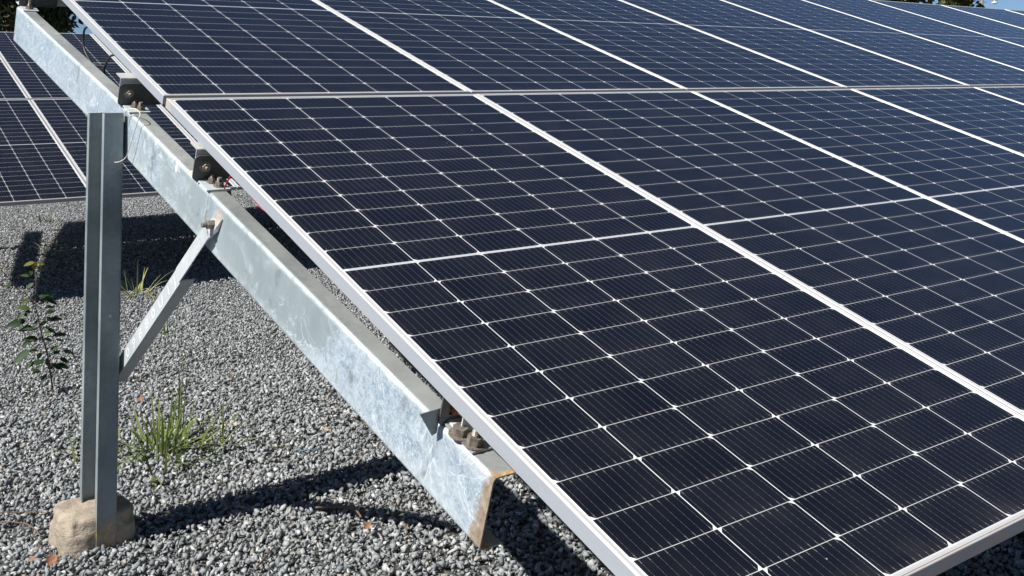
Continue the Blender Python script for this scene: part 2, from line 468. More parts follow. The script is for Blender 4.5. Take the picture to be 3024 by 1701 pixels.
# ------------------------------------------------------------------ gravel (uncountable)
rng = np.random.default_rng(7)
def stone_templates(n, k, seed):
    out = []; r = random.Random(seed)
    for _ in range(n):
        bm = bmesh.new()
        el = (1.12, r.uniform(.55, .88), r.uniform(.42, .72))
        for _ in range(k):
            v = Vector((r.gauss(0, 1), r.gauss(0, 1), r.gauss(0, 1))).normalized()*r.uniform(.82, 1.08)
            bm.verts.new((v.x*el[0], v.y*el[1], v.z*el[2]))
        bmesh.ops.convex_hull(bm, input=bm.verts[:])
        loose = [v for v in bm.verts if not v.link_faces]
        bmesh.ops.delete(bm, geom=loose, context='VERTS')
        bmesh.ops.triangulate(bm, faces=bm.faces[:])
        bm.verts.index_update()
        V = np.array([v.co[:] for v in bm.verts]); F = np.array([[v.index for v in f.verts] for f in bm.faces])
        bm.free(); out.append((V, F))
    return out
def scatter(x0, x1, y0, y1, dens, smin, smax, temps, layer=0.0, keep=None):
    n = int((x1-x0)*(y1-y0)*dens)
    P = np.stack([rng.uniform(x0, x1, n), rng.uniform(y0, y1, n)], 1)
    if keep is not None: P = P[keep(P)]
    n = len(P)
    s = rng.uniform(smin, smax, n)*(1 + .25*(rng.random(n) > .93))
    z = -1.385 - .12*np.exp(-((P[:, 1]-4.7)/1.9)**2) - .004 + layer*rng.random(n)
    q = rng.normal(size=(n, 4)); q[:, 1:3] *= .55; q /= np.linalg.norm(q, axis=1)[:, None]
    w, a, b, c = q.T
    R = np.empty((n, 3, 3))
    R[:, 0, 0] = 1-2*(b*b+c*c); R[:, 0, 1] = 2*(a*b-w*c); R[:, 0, 2] = 2*(a*c+w*b)
    R[:, 1, 0] = 2*(a*b+w*c); R[:, 1, 1] = 1-2*(a*a+c*c); R[:, 1, 2] = 2*(b*c-w*a)
    R[:, 2, 0] = 2*(a*c-w*b); R[:, 2, 1] = 2*(b*c+w*a); R[:, 2, 2] = 1-2*(a*a+b*b)
    tone = np.clip(rng.beta(1.5, 1.9, n), 0, 1); hue = rng.random(n)
    ti = rng.integers(0, len(temps), n)
    VV = []; FF = []; TT = []; HH = []; off = 0
    for k, (V, F) in enumerate(temps):
        ix = np.where(ti == k)[0]
        if not len(ix): continue
        X = np.einsum('nij,vj->nvi', R[ix], V)*s[ix][:, None, None]
        X[:, :, 0] += P[ix, 0][:, None]; X[:, :, 1] += P[ix, 1][:, None]; X[:, :, 2] += z[ix][:, None]
        VV.append(X.reshape(-1, 3)); nv = len(V)
        FF.append((F[None] + (off + np.arange(len(ix))*nv)[:, None, None]).reshape(-1, 3)); off += nv*len(ix)
        TT.append(np.repeat(tone[ix], nv)); HH.append(np.repeat(hue[ix], nv))
    return [np.concatenate(a) for a in (VV, FF, TT, HH)]
def in_view_keep(P):      # wedge of ground the camera, or one a step aside, can see
    dx = P[:, 0] + 1.10; dy = P[:, 1] + 3.19
    ang = np.arctan2(dx, dy)
    return (ang > rad(-6)) & (ang < rad(64))
def not_soil(P):
    dx = P[:, 0] - .05; dy = P[:, 1] - 4.9
    s = dx*dx*2.6 + dy*dy*.9
    return in_view_keep(P) & ((s > .55) | (rng.random(len(P)) < .35))
def not_post(P):
    return in_view_keep(P) & ~((np.abs(P[:, 0]+.08) < .11) & (np.abs(P[:, 1]-.41) < .11))
TA = stone_templates(60, 9, 3); TB = stone_templates(24, 7, 5)
parts = [scatter(-1.5, 3.4, -1.9, 2.2, 3000, .0080, .0172, TA, .014, not_post),
         scatter(-1.5, 3.4, -1.9, 2.2, 3000, .0045, .0090, TB, .012, not_post),
         scatter(-1.4, 4.6, 2.2, 6.2, 3000, .009, .0155, TB, .012, not_soil),
         scatter(-.3, 6.5, 6.2, 13.0, 1300, .011, .018, TB, .012, in_view_keep)]
off = 0; VV = []; FF = []; TT = []; HH = []
for V, F, t_, h_ in parts:
    VV.append(V); FF.append(F + off); off += len(V); TT.append(t_); HH.append(h_)
VV = np.concatenate(VV); FF = np.concatenate(FF); TT = np.concatenate(TT); HH = np.concatenate(HH)
me = bpy.data.meshes.new('gravel')
me.vertices.add(len(VV)); me.vertices.foreach_set('co', VV.astype(np.float32).ravel())
me.loops.add(FF.size); me.loops.foreach_set('vertex_index', FF.astype(np.int32).ravel())
me.polygons.add(len(FF)); me.polygons.foreach_set('loop_start', (np.arange(len(FF))*3).astype(np.int32))
me.update(calc_edges=True)
a = me.attributes.new('tone', 'FLOAT', 'POINT'); a.data.foreach_set('value', TT.astype(np.float32))
a = me.attributes.new('hue', 'FLOAT', 'POINT'); a.data.foreach_set('value', HH.astype(np.float32))
me.materials.append(M_STONE)
gravel = bpy.data.objects.new('gravel', me); COL.objects.link(gravel); tag(gravel, 'loose grey crushed stone covering the ground under the arrays', 'gravel', kind='stuff')

# ------------------------------------------------------------------ solar panel
def frame_profile():     # (inward, up) closed outline of the frame rail
    return [(0, -.0300), (0, -.0010), (.0010, 0), (.0024, 0), (.0030, -.0014), (.0042, -.0014), (.0048, 0), (.0112, 0), (.0122, -.0020),
            (.0122, -.0052), (.0030, -.0052), (.0018, -.0064), (.0018, -.0284), (.024, -.0284), (.024, -.0300)]
def make_panel():
    root = empty('solar_panel', (0, 0, 0), (TH, 0, 0))
    g = MB(); e = .0116
    g.box((e, e+.0055, -.0050), (W-e, H-e-.0045, -.0016))
    g.obj('glass', M_GLASS, root)
    bk = MB(); bk.box((e, e+.0055, -.0062), (W-e, H-e-.0045, -.0051)); bk.obj('backsheet', M_BACK, root)
    fr = MB(); pr = frame_profile()
    YB, YT = .0055, H - .0045
    corners = [((0, YB), (1, 1)), ((W, YB), (-1, 1)), ((W, YT), (-1, -1)), ((0, YT), (1, -1))]
    rings = []
    for (cx, cy), (sx, sy) in corners + corners[:1]:
        rings.append([Vector((cx + sx*a, cy + sy*a, b)) for a, b in pr])
    fr.sweep(rings, closed=True, cap=False)
    fo = fr.obj('frame', M_ALU, root); fix_normals(fo); fo.data.materials.append(M_ALU_SHADED)
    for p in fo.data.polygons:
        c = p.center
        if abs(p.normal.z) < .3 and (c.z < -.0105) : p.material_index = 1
    jb = MB()
    jb.box((W/2 - .05, H/2 - .03, -.026), (W/2 + .05, H/2 + .03, -.0063))
    jb.obj('junction_box', M_BLACK, root)
    return root
def dup(root):
    r = root.copy(); COL.objects.link(r)
    for ch in list(root.children):
        c = ch.copy(); COL.objects.link(c); c.parent = r; c.matrix_parent_inverse = ch.matrix_parent_inverse.copy()
        for g in list(ch.children):
            d = g.copy(); COL.objects.link(d); d.parent = c; d.matrix_parent_inverse = g.matrix_parent_inverse.copy()
    return r
panel0 = make_panel(); first = [True]
def place_panel(u, vbot, off, label, group, jit=(0, 0)):
    o = panel0 if first[0] else dup(panel0); first[0] = False
    o.location = T(u + jit[0], vbot, jit[1], off)
    tag(o, label, 'solar panel', group)
    return o
OFF2 = (0.163, 7.551, 0.025)
ordn = ['first', 'second', 'third', 'fourth', 'fifth', 'sixth', 'seventh', 'eighth', 'ninth', 'tenth', 'eleventh']
rj = random.Random(2)
g1 = 'solar panels of the front array'; g2 = 'solar panels of the array behind'
for k in range(10):
    j = (0, 0) if k == 0 else (rj.uniform(-.001, .001), rj.uniform(-.0006, .0006))
    lab = 'nearest dark solar panel in the lower row, beside the galvanized sloping beam' if k == 0 else \
        'dark solar panel, %s from the left in the lower row of the front array' % ordn[k]
    place_panel(k*PITCH, H, (0, 0, 0), lab, g1, j)
for k in range(10):
    j = (0, 0) if k == 0 else (rj.uniform(-.001, .001), rj.uniform(-.0006, .0006))
    lab = 'leftmost dark solar panel in the upper row, beside the bracket at the post top' if k == 0 else \
        'dark solar panel, %s from the left in the upper row of the front array' % ordn[k]
    place_panel(k*PITCH - .001, -GAP, (0, 0, 0), lab, g1, j)
for k in range(5):
    place_panel(k*PITCH*1.008, H, OFF2, 'lower row panel of the array behind, %s from its left end' % ordn[k], g2)
    place_panel(k*PITCH*1.008, -GAP, OFF2, 'upper row panel of the array behind, %s from its left end' % ordn[k], g2)

# ------------------------------------------------------------------ sloping beam (channel)
def add_attr(o, name, fn):
    me = o.data; a = me.attributes.new(name, 'FLOAT', 'POINT')
    a.data.foreach_set('value', [fn(v.co) for v in me.vertices])
def ub_of(v):
    P = [(-1.551, -.106), (-.40, -.033), (.42, .000), (1.735, .053)]
    for (a, b), (c, d) in zip(P, P[1:]):
        if v <= c or c == 1.735: return b + (d-b)*(v-a)/(c-a)
NTOP, NBOT = -.130, -.281
def channel_profile(w, h, t, r=.006, k=4):
    """C section, web on x=0 facing -x, opening to +x; outline (x, y) with y from -h to 0"""
    o = []
    def arc(cx, cy, rr, a0, a1):
        for i in range(k+1):
            a_ = a0 + (a1-a0)*i/k; o.append((cx + rr*math.cos(a_), cy + rr*math.sin(a_)))
    o.append((w, 0)); arc(r, -r, r, math.pi/2, math.pi); arc(r, -h+r, r, math.pi, 3*math.pi/2); o.append((w, -h)); o.append((w, -h+t))
    ri = max(r - t, .0005)
    arc(r, -h+r, ri, 3*math.pi/2, math.pi); arc(r, -r, ri, math.pi, math.pi/2); o.append((w, -t))
    return o
def make_beam(label, off=(0, 0, 0), du=0, group=None, detail=True):
    root = empty('support_beam', T(du, 0, 0, off), (TH, 0, 0), label, 'beam', group)
    def piece(name, v0, v1, mat_web, dn=0, dxo=0):
        pr = channel_profile(.050, .151, .003, .010, 5)
        m = MB(); n = 60; rings = []
        for i in range(n+1):
            v = v0 + (v1-v0)*i/n; x0 = ub_of(v) + dxo
            rings.append([Vector((x0 + a, -v, NTOP + b + dn)) for a, b in pr])
        m.sweep(rings)
        o = m.obj(name, None, root); me = o.data; me.materials.clear(); me.materials.append(mat_web); me.materials.append(M_ZTOP)
        fix_normals(o)
        for p in me.polygons:
            nrm = p.normal
            p.material_index = 1 if nrm.z > .93 or (abs(nrm.z) > .8 and p.center.z < -.2) else 0
            p.use_smooth = len(p.vertices) == 4 and abs(nrm.x) < .97 and abs(nrm.z) < .97 and abs(nrm.y) < .5
        def rust(c):
            v = -c.y; r = 0
            if c.x > ub_of(v) + .012 and c.z < -.2: return 0
            if c.x > ub_of(v) + .012: return .9*max(0, 1 - (1.735 - v)/.03) if v1 > 1.6 else .42*max(0, 1 - abs(v - .10)/.12)
            if v1 > 1.6: r = max(r, .86*max(0, 1 - (1.735 - v)/.060) * (.62 + .38*(c.z < -.2)))
            if v1 > 1.6: r = max(r, .38*max(0, 1 - (v - .42)/.03))
            if v1 < 1: r = 0
            return r
        add_attr(o, 'rust', rust)
        return o
    piece('upper_channel', -1.551, .42, M_ZWEB)
    piece('lower_channel', .4215, 1.735, M_ZWEB, dn=-.0006)
    return root
make_beam('mottled galvanized sloping beam with rusty cut end, under the front array edge', group='sloping beams')
make_beam('sloping beam under the left end of the array behind', OFF2, 0, 'sloping beams')
make_beam('sloping beam under the array behind, on the dark post', OFF2, 3.30, 'sloping beams')
make_beam('sloping beam hidden under the middle of the front array', (0, 0, 0), 3.42, 'sloping beams')

# ------------------------------------------------------------------ post (channel open to the left)
def make_post(x_web, y_near, y_far, ztop, label, group='upright posts', off=(0, 0, 0)):
    zb = -1.62
    root = empty('steel_post', (x_web + off[0], y_near + off[1], gz(x_web+off[0], y_near+off[1])), (0, 0, 0), label, 'post', group)
    z0 = root.location.z
    w = .062; hgt = y_far - y_near; t = .0045; r = .008
    lip = .023; pr = channel_profile(w, hgt, t, r)
    # return lips on both free edges
    k0 = pr.index((w, -hgt)); pr = pr[:k0] + [(w, -hgt), (w, -hgt+lip), (w-t, -hgt+lip), (w-t, -hgt+t)] + pr[k0+2:-1] + [(w-t, -t), (w-t, -lip), (w, -lip)]
    m = MB(); rings = []
    for i in range(61):
        zz = zb + (ztop - zb)*i/60
        rings.append([Vector((-a, -b, zz - z0)) for a, b in pr])
    m.sweep(rings); o = m.obj('channel', M_ZPOST, root); fix_normals(o)
    add_attr(o, 'rust', lambda c: .52*max(0, 1 - (c.z - .02)/.26) + (.10 if c.z > .9 else 0))
    b = MB()
    for zz in (-.16, -.22):
        b.prism([(.012*math.cos(a_), .012*math.sin(a_)) for a_ in [math.pi/3*i for i in range(6)]], (-t - .001, hgt/2, ztop + zz - z0), (0, 1, 0), (0, 0, 1), (-1, 0, 0), .010)
        bo = b.obj('bolt', M_BOLT, root); b = MB()
    return root
make_post(-.0375, .280, .470, -.046, 'grey galvanized channel post standing in the concrete block')
make_post(-.0375 + .163, .280 + 7.551, .470 + 7.551, -.046 + .0, 'post under the left end of the array behind')
make_post(-.0375 + 3.46, .280 + 7.551, .470 + 7.551, -.046, 'dark upright post under the array behind, seen past the sloping beam')
make_post(-.0375 + 3.42, .280, .470, -.046, 'post hidden under the middle of the front array')

# ------------------------------------------------------------------ concrete block
def footing(cx, cy, label, rx=.110, ry=.112, zt=-1.283, clipy=None):
    root_z = gz(cx, cy)
    bm = bmesh.new(); bmesh.ops.create_grid(bm, x_segments=2, y_segments=2, size=1); bm.free()
    m = MB(); nu = 96; rings = []
    prof = [(.2, -1.25), (1.08, -1.2), (1.07, -.8), (1.06, -.4), (1.05, 0), (1.04, .25), (1.03, .5), (1.015, .7), (1.0, .84), (.975, .93), (.93, .985), (.85, 1.01), (.7, 1.02), (.5, 1.03), (.3, 1.02), (.1, 1.02)]
    pp = []
    for (a, b), (c, d) in zip(prof, prof[1:]):
        for k in range(3): pp.append((a + (c-a)*k/3, b + (d-b)*k/3))
    pp.append(prof[-1])
    def sp(c, p): return math.copysign(abs(c)**p, c)
    for pr_, pz in pp:
        ring = []
        for i in range(nu):
            t_ = 2*math.pi*i/nu
            x = sp(math.cos(t_), .50)*rx*pr_; y = sp(math.sin(t_), .50)*ry*pr_; z = pz*.105
            q = Vector((x*8+cx, y*8+3, z*8))
            d = mnoise.fractal(q, 1, 2, 5)*.006 + mnoise.noise(Vector((x*55, y*55, z*70)))*.0028
            chip = max(0, mnoise.noise(Vector((x*16+5, y*16, z*16))) - .15)*.022*(1 if pz > .6 else .2)
            rr = Vector((x, y, 0)); rr = rr.normalized() if rr.length > 1e-6 else rr
            X = x + rr.x*(d - chip); Y = y + rr.y*(d - chip)
            if clipy is not None: Y = max(Y, clipy - cy + mnoise.noise(Vector((x*30, 0, z*30)))*.0014)
            ring.append(Vector((X, Y, (zt - .107 - root_z) + z + d*.5*(pz > .8) - chip*.5)))
        rings.append(ring)
    m.sweep(rings)
    o = m.obj('concrete_footing', M_CONC, None, smooth=True); o.location = (cx, cy, root_z); fix_normals(o)
    return tag(o, label, 'footing', 'concrete footings')
footing(-.078, .400, 'rounded tan concrete block around the foot of the near post', clipy=.2845)
footing(.083, 7.95, 'concrete block under the left end of the array behind', zt=gz(0, 7.95)+.08)
footing(3.38, 7.95, 'concrete block at the dark post under the array behind', zt=gz(0, 7.95)+.08)

# ------------------------------------------------------------------ brace
def make_brace(label, off=(0, 0, 0)):
    A = Vector((-.027, .392, -.893)); B = Vector((-.014, -.395, -.354))   # axis of the pale face, low end to high end
    d = (B-A).normalized(); x = Vector((1, 0, 0)); nup = (Vector((-1, 0, 0)).cross(d)).normalized()
    if nup.z < 0: nup = -nup
    root = empty('diagonal_brace', A + Vector(off), (0, 0, 0), label, 'brace', 'diagonal braces')
    L = (B-A).length
    def strip(name, l0, l1, hw, prf, mat, xo=0):
        m = MB(); rings = []
        for l in (l0, (l0+l1)/2, l1):
            rings.append([d*l + nup*b + Vector((a+xo, 0, 0)) for a, b in prf])
        m.sweep(rings); o = m.obj(name, mat, root); fix_normals(o); bevel(o, .0008)
        add_attr(o, 'rust', lambda c: .30 if (c - d*L).length < .14 else .0)
        return o
    hw = .024
    chan = [(0, hw), (0, -hw), (.040, -hw), (.040, -hw+.003), (.003, -hw+.003), (.003, hw-.003), (.040, hw-.003), (.040, hw)]
    strip('bar', .0, L*.735, hw, chan, M_ZBRACE)
    flat = [(0, hw-.002), (0, -hw+.002), (.0035, -hw+.002), (.0035, hw-.002)]
    strip('end_bar', L*.72, L*.985, hw, flat, M_ZBRACE, -.0038)
    # folded end plate bolted to the beam
    m = MB()
    e0 = d*(L*.97)
    pts = [e0 + nup*.022 + Vector((-.004, 0, 0)), e0 - nup*.022 + Vector((-.004, 0, 0)), e0 - nup*.020 + d*.045 + Vector((.012, 0, 0)),
           e0 - nup*.006 + d*.085 + Vector((.014, 0, 0)), e0 + nup*.030 + d*.080 + Vector((.013, 0, 0)), e0 + nup*.026 + d*.040 + Vector((.011, 0, 0))]
    m.sweep([pts, [p + Vector((.0035, 0, 0)) for p in pts]])
    pl = m.obj('end_plate', M_ZBRACE, root); fix_normals(pl)
    add_attr(pl, 'rust', lambda c: .42)
    # bolt: hex head + shank pointing out to the left
    bc = e0 + d*.040 + nup*.006
    m = MB(); hexo = [(.0125*math.cos(a_), .0125*math.sin(a_)) for a_ in [math.pi/3*i for i in range(6)]]
    m.prism(hexo, bc + Vector((.010, 0, 0)), (0, 1, 0), (0, 0, 1), (-1, 0, 0), .020)
    cir = [(.007*math.cos(a_), .007*math.sin(a_)) for a_ in [math.pi/5*i for i in range(10)]]
    m.prism(cir, bc + Vector((-.010, 0, 0)), (0, 1, 0), (0, 0, 1), (-1, 0, 0), .014)
    bo = m.obj('bolt', M_BOLT, root); fix_normals(bo); bevel(bo, .0008)
    # washer
    # pale stamped figures along the bar
    fig = '0 8 0 9 8 8 0 U 1 J'
    cu = bpy.data.curves.new('stamped_figures', 'FONT'); cu.body = fig; cu.size = .040; cu.space_character = 1.25
    cu.extrude = 0; cu.offset = .0010
    to = bpy.data.objects.new('tmp', cu); COL.objects.link(to)
    dg = bpy.context.evaluated_depsgraph_get(); mev = bpy.data.meshes.new_from_object(to.evaluated_get(dg)); bpy.data.objects.remove(to)
    yy = [v.co.x for v in mev.vertices]; mx_ = max(yy)
    mat = MARK
    for v in mev.vertices:
        l = v.co.x/mx_*L*.66 + .03; h_ = (v.co.y - .014)*.95
        v.co = d*l + nup*h_ + Vector((-.0006 - (.0003 if v.co.z > 0 else 0), 0, 0))
    mev.materials.clear(); mev.materials.append(mat)
    so = bpy.data.objects.new('stamped_figures', mev); COL.objects.link(so); so.parent = root
    return root
MARK = NT('pale_stamped_mark').out(color=(.70, .74, .75), rough=.5, metal=.2)
make_brace('pale stamped brace bar between the near post and the sloping beam')

# ------------------------------------------------------------------ purlins and cleats
PV_ = [(-1.575, -.100), (-.332, -.044), (.308, -.016), (1.585, .060)]
def make_purlin(v, u0, length, off, label, group):
    root = empty('purlin', T(u0, v, -.037, off), (TH, 0, 0), label, 'purlin', group)
    pr = channel_profile(.052, .088, .0025, .005)      # x = opening upslope, y = height
    m = MB(); rings = []
    for i in range(9):
        x = length*i/8
        rings.append([Vector((x, -.026 + a, b)) for a, b in pr])
    m.sweep(rings); o = m.obj('channel', M_PURL, root); fix_normals(o)
    return root
def hexbolt(root, c, ax, r=.0115, h=.010, shank=.012, mat=None, name='bolt', rs=.0062):
    """nut and threaded end standing up from c along ax, in the local frame of root"""
    ax = Vector(ax).normalized(); a0 = Vector((0, 0, 1)) if abs(ax.z) < .9 else Vector((1, 0, 0))
    e1 = (a0 - ax*a0.dot(ax)).normalized(); e2 = ax.cross(e1)
    m = MB()
    m.prism([(r*1.45*math.cos(t_), r*1.45*math.sin(t_)) for t_ in [math.pi/8*i for i in range(16)]], c, e1, e2, ax, .002)
    m.prism([(r*math.cos(t_+.3), r*math.sin(t_+.3)) for t_ in [math.pi/3*i for i in range(6)]], Vector(c) + ax*.002, e1, e2, ax, h)
    rings = []; n = 12
    for i in range(n):
        rr = rs*(1.0 if i % 2 else .86)
        rings.append([Vector(c) + ax*(.002 + h + shank*i/(n-1)) + e1*rr*math.cos(t_) + e2*rr*math.sin(t_) for t_ in [math.pi/6*k for k in range(12)]])
    m.sweep(rings)
    o = m.obj(name, mat or M_BOLT, root); fix_normals(o); return o
def rounded(w, h, r, k=4):
    o = []
    for cx, cy, a0 in ((w-r, h-r, 0), (r, h-r, 90), (r, r, 180), (w-r, r, 270)):
        for i in range(k+1):
            t_ = rad(a0 + 90*i/k); o.append((cx + r*math.cos(t_), cy + r*math.sin(t_)))
    return o
def slot_plate(root, name, x0, z0, w, h, y, t, slot, mat):
    """upright plate in the local xz plane with a slotted hole, rounded corners"""
    import mathutils
    outer = rounded(w, h, .014); sx, sz, sw, sh = slot
    n = len(outer); inner = []
    cx, cz = sx, sz
    for (a_, b_) in outer:
        ang = math.atan2(b_ - cz, a_ - cx)
        # stadium
        px_, pz_ = math.cos(ang), math.sin(ang)
        k = 1/max(abs(px_)/(sw/2), abs(pz_)/(sh/2), 1e-6)
        qx, qz = px_*k, pz_*k
        ll = math.hypot(qx/(sw/2), qz/(sh/2)); qx /= max(1, ll**.6); qz /= max(1, ll**.6)
        inner.append((cx + qx, cz + qz))
    m = MB(); V = []
    for yy in (y, y - t):
        V += [Vector((x0 + a_, yy, z0 + b_)) for a_, b_ in outer]; V += [Vector((x0 + a_, yy, z0 + b_)) for a_, b_ in inner]
    F = []
    for i in range(n):
        j = (i+1) % n
        F += [(i, j, n+j, n+i), (2*n+i, 3*n+i, 3*n+j, 2*n+j), (i, 2*n+i, 2*n+j, j), (n+i, n+j, 3*n+j, 3*n+i)]
    m.add(V, F); o = m.obj(name, mat, root); fix_normals(o); add_attr(o, 'rust', lambda c: .18); bevel(o, .0007)
    return o
def make_cleat(v, off, label, group, style=0, du=0):
    """angle cleat: upright plate against the purlin web and a foot bolted to the beam flange"""
    ub = ub_of(v) + du
    root = empty('purlin_cleat', T(ub, v, NTOP, off), (TH, 0, 0), label, 'bracket', group)
    if style == 0:
        slot_plate(root, 'upright_plate', -.018, .002, .150, .074, 0, .004, (.034, .042, .030, .024), M_ZDARK)
        hexbolt(root, (.014, -.004, .044), (0, -1, 0), mat=M_BOLT)
        foot = (-.014, -.078)
    elif style == 1:
        slot_plate(root, 'upright_plate', .004, .002, .150, .120, 0, .004, (.034, .042, .030, .024), M_ZDARK)
        foot = (-.004, -.075)
    else:
        # nearest one: slanting upright seen edge-on, with a rusty bolt in its slot
        pts = [(-.006, -.016), (.012, .072), (.022, .086), (.15, .086), (.15, -.002), (.10, -.010)]
        slot_plate(root, 'upright_plate', -.006, -.004, .150, .088, .0, .004, (.034, .036, .034, .030), M_ZDARK)
        m = MB(); edge = [Vector((-.0035, -.0045, -.004)), Vector((-.0035, .001, -.004)), Vector((-.0035, .001, .084)), Vector((-.0035, -.0045, .084))]
        hexbolt(root, (.028, .004, .030), (.2, -1, 0), r=.0125, h=.012, shank=.024, mat=M_RBOLT, name='rusty_bolt', rs=.0075)
        # thin lug sticking out to the left
        m = MB(); lug = [(-.002, .034), (-.050, .030), (-.012, -.024), (-.002, -.020)]
        m.prism([(a_, b_) for a_, b_ in lug], (0, .004, 0), (1, 0, 0), (0, 0, 1), (0, -1, 0), .002)
        lo = m.obj('lug', M_ZPOST, root); fix_normals(lo); add_attr(lo, 'rust', lambda c: 0)
        foot = (-.006, -.104)
    m = MB(); m.box((foot[0] + .012, foot[1], .0005), (.068, -.004, .0050)); fo = m.obj('foot_plate', M_ZTOP if style == 2 else M_ZBRACE, root); bevel(fo, .0015, 2)
    add_attr(fo, 'rust', lambda c: .1)
    if style == 2:
        hexbolt(root, (.013, -.048, .005), (0, 0, 1), r=.0150, h=.015, shank=.001)
        hexbolt(root, (.022, -.083, .005), (.10, 0, 1), r=.0150, h=.016, shank=.018, rs=.009)
    elif style == 0:
        hexbolt(root, (.030, -.026, .005), (.1, .05, 1), r=.0105, h=.010, shank=.010)
        hexbolt(root, (.040, -.056, .005), (-.05, 0, 1), r=.0105, h=.011, shank=.012)
    else:
        hexbolt(root, (.036, -.045, .005), (.0, .1, 1), r=.0115, h=.010, shank=.012)
        hexbolt(root, (.044, -.018, .005), (-.1, 0, 1), r=.0115, h=.010, shank=.016)
    return root
plab = ['purlin ending above the upper end of the sloping beam', 'white topped purlin end beside the top of the near post',
        'short white topped purlin end above the brace bolt', 'purlin hidden behind the panel frame at the rusty bolt']
for k, (v, u0) in enumerate(PV_):
    make_purlin(v - .002, u0, 11.3, (0, 0, 0), plab[k], 'purlins of the front array')
    make_purlin(v - .002, u0, 5.6, OFF2, ['highest', 'second highest', 'third highest', 'lowest'][k] + ' purlin under the array behind', 'purlins of the array behind')
make_cleat(-1.545, (0, 0, 0), 'large black cleat at the top end of the sloping beam', 'purlin cleats', 1)
make_cleat(-.302, (0, 0, 0), 'dark slotted cleat with bolt, right of the near post top', 'purlin cleats', 0)
make_cleat(.338, (0, 0, 0), 'dark slotted cleat with bolt, above the brace end', 'purlin cleats', 0)
make_cleat(1.560, (0, 0, 0), 'dark cleat with rusty bolt near the cut end of the beam', 'purlin cleats', 2)

# ------------------------------------------------------------------ wires
def tube_thing(name, pts, r, mat, label, cat, group=None, n=8):
    P = smooth_path(pts, n); o0 = P[0].copy()
    m = MB(); m.tube([p - o0 for p in P], r, 8)
    o = m.obj(name, mat, None, smooth=True); o.location = o0
    return tag(o, label, cat, group)
tube_thing('cable', [(.045, .93, .285), (.02, .961, .268), (.022, .99, .236), (.022, .985, .197), (.028, .950, .160), (.035, .90, .13), (.06, .84, .12)], .0042, M_BLACK,
           'black cable hanging in front of the array behind, higher of the two', 'cable', 'black cables at the panel edge')
tube_thing('cable', [(.05, .60, .158), (.02, .622, .152), (.02, .669, .137), (.02, .704, .111), (.025, .72, .09), (.05, .73, .05)], .0042, M_BLACK,
           'short black curved cable just above the white purlin end', 'cable', 'black cables at the panel edge')
tube_thing('cable', [(.028, -.393, -.250), (.03, -.42, -.222), (.035, -.438, -.212), (.04, -.475, -.222), (.033, -.531, -.243), (.030, -.586, -.266), (.034, -.64, -.290), (.06, -.70, -.31)], .0024, M_RED,
           'red cable drooping under the panel edge by the brace', 'cable')
tube_thing('wire_loop', [(-.040, .272, -.075), (-.042, .25, -.040), (-.030, .20, -.034), (-.026, .160, -.048), (-.034, .150, -.066), (-.036, .165, -.088), (-.040, .20, -.140), (-.044, .232, -.184), (-.056, .26, -.200), (-.066, .278, -.202)], .0014, M_STRING,
           'cream string tied over the beam beside the post top', 'string')
tube_thing('cable', [(2.12, 2.40, -1.43), (2.13, 2.43, -1.36), (2.14, 2.45, -1.30), (2.16, 2.47, -1.27)], .006, M_BLACK, 'black cable stub rising from the gravel under the panel', 'cable')

# ------------------------------------------------------------------ plants
class LeafMesh:
    def __init__(s): s.v = []; s.f = []; s.t = []
    def leaf(s, a, b, width, up, tone, fold=.25, curl=.1, seg=5):
        a = Vector(a); b = Vector(b); d = b-a; L = d.length
        if L < 1e-6: return
        d.normalize(); up = Vector(up); side = d.cross(up)
        if side.length < 1e-4: side = d.cross(Vector((1, 0, 0)))
        side.normalize(); nn = side.cross(d)
        base = len(s.v)
        for i in range(seg+1):
            t_ = i/seg; w = width*.5*(math.sin(math.pi*(t_**.85))**.8 if 0 < t_ < 1 else .04)
            c = a + d*L*t_ + nn*(-curl*L*t_*t_)
            s.v += [c - side*w + nn*w*fold, c, c + side*w + nn*w*fold]; s.t += [tone]*3
        for i in range(seg):
            k = base + i*3
            s.f += [(k, k+1, k+4, k+3), (k+1, k+2, k+5, k+4)]
    def blade(s, a, dirv, L, w, droop, tone, seg=7):
        a = Vector(a); d = Vector(dirv).normalized(); side = d.cross(Vector((0, 0, 1)))
        side = side.normalized() if side.length > 1e-3 else Vector((1, 0, 0))
        side = (side + Vector((random.uniform(-.6, .6), random.uniform(-.6, .6), 0))).normalized()
        base = len(s.v); p = a.copy()
        for i in range(seg+1):
            t_ = i/seg; ww = w*.5*(1 - t_**1.8)*(.6+.4*min(1, t_*5)) + .0002
            s.v += [p - side*ww, p + side*ww]; s.t += [min(1, tone + .15*t_)]*2
            p = p + d*(L/seg); d = (d + Vector((0, 0, -droop/seg*(1+t_*1.5)))).normalized()
        for i in range(seg):
            k = base + i*2; s.f.append((k, k+1, k+3, k+2))
    def obj(s, name, mat, parent=None, loc=None):
        vs = s.v if loc is None else [v - Vector(loc) for v in s.v]
        o = mesh_obj(name, vs, s.f, mat, parent, smooth=True)
        a_ = o.data.attributes.new('tone', 'FLOAT', 'POINT'); a_.data.foreach_set('value', s.t); return o

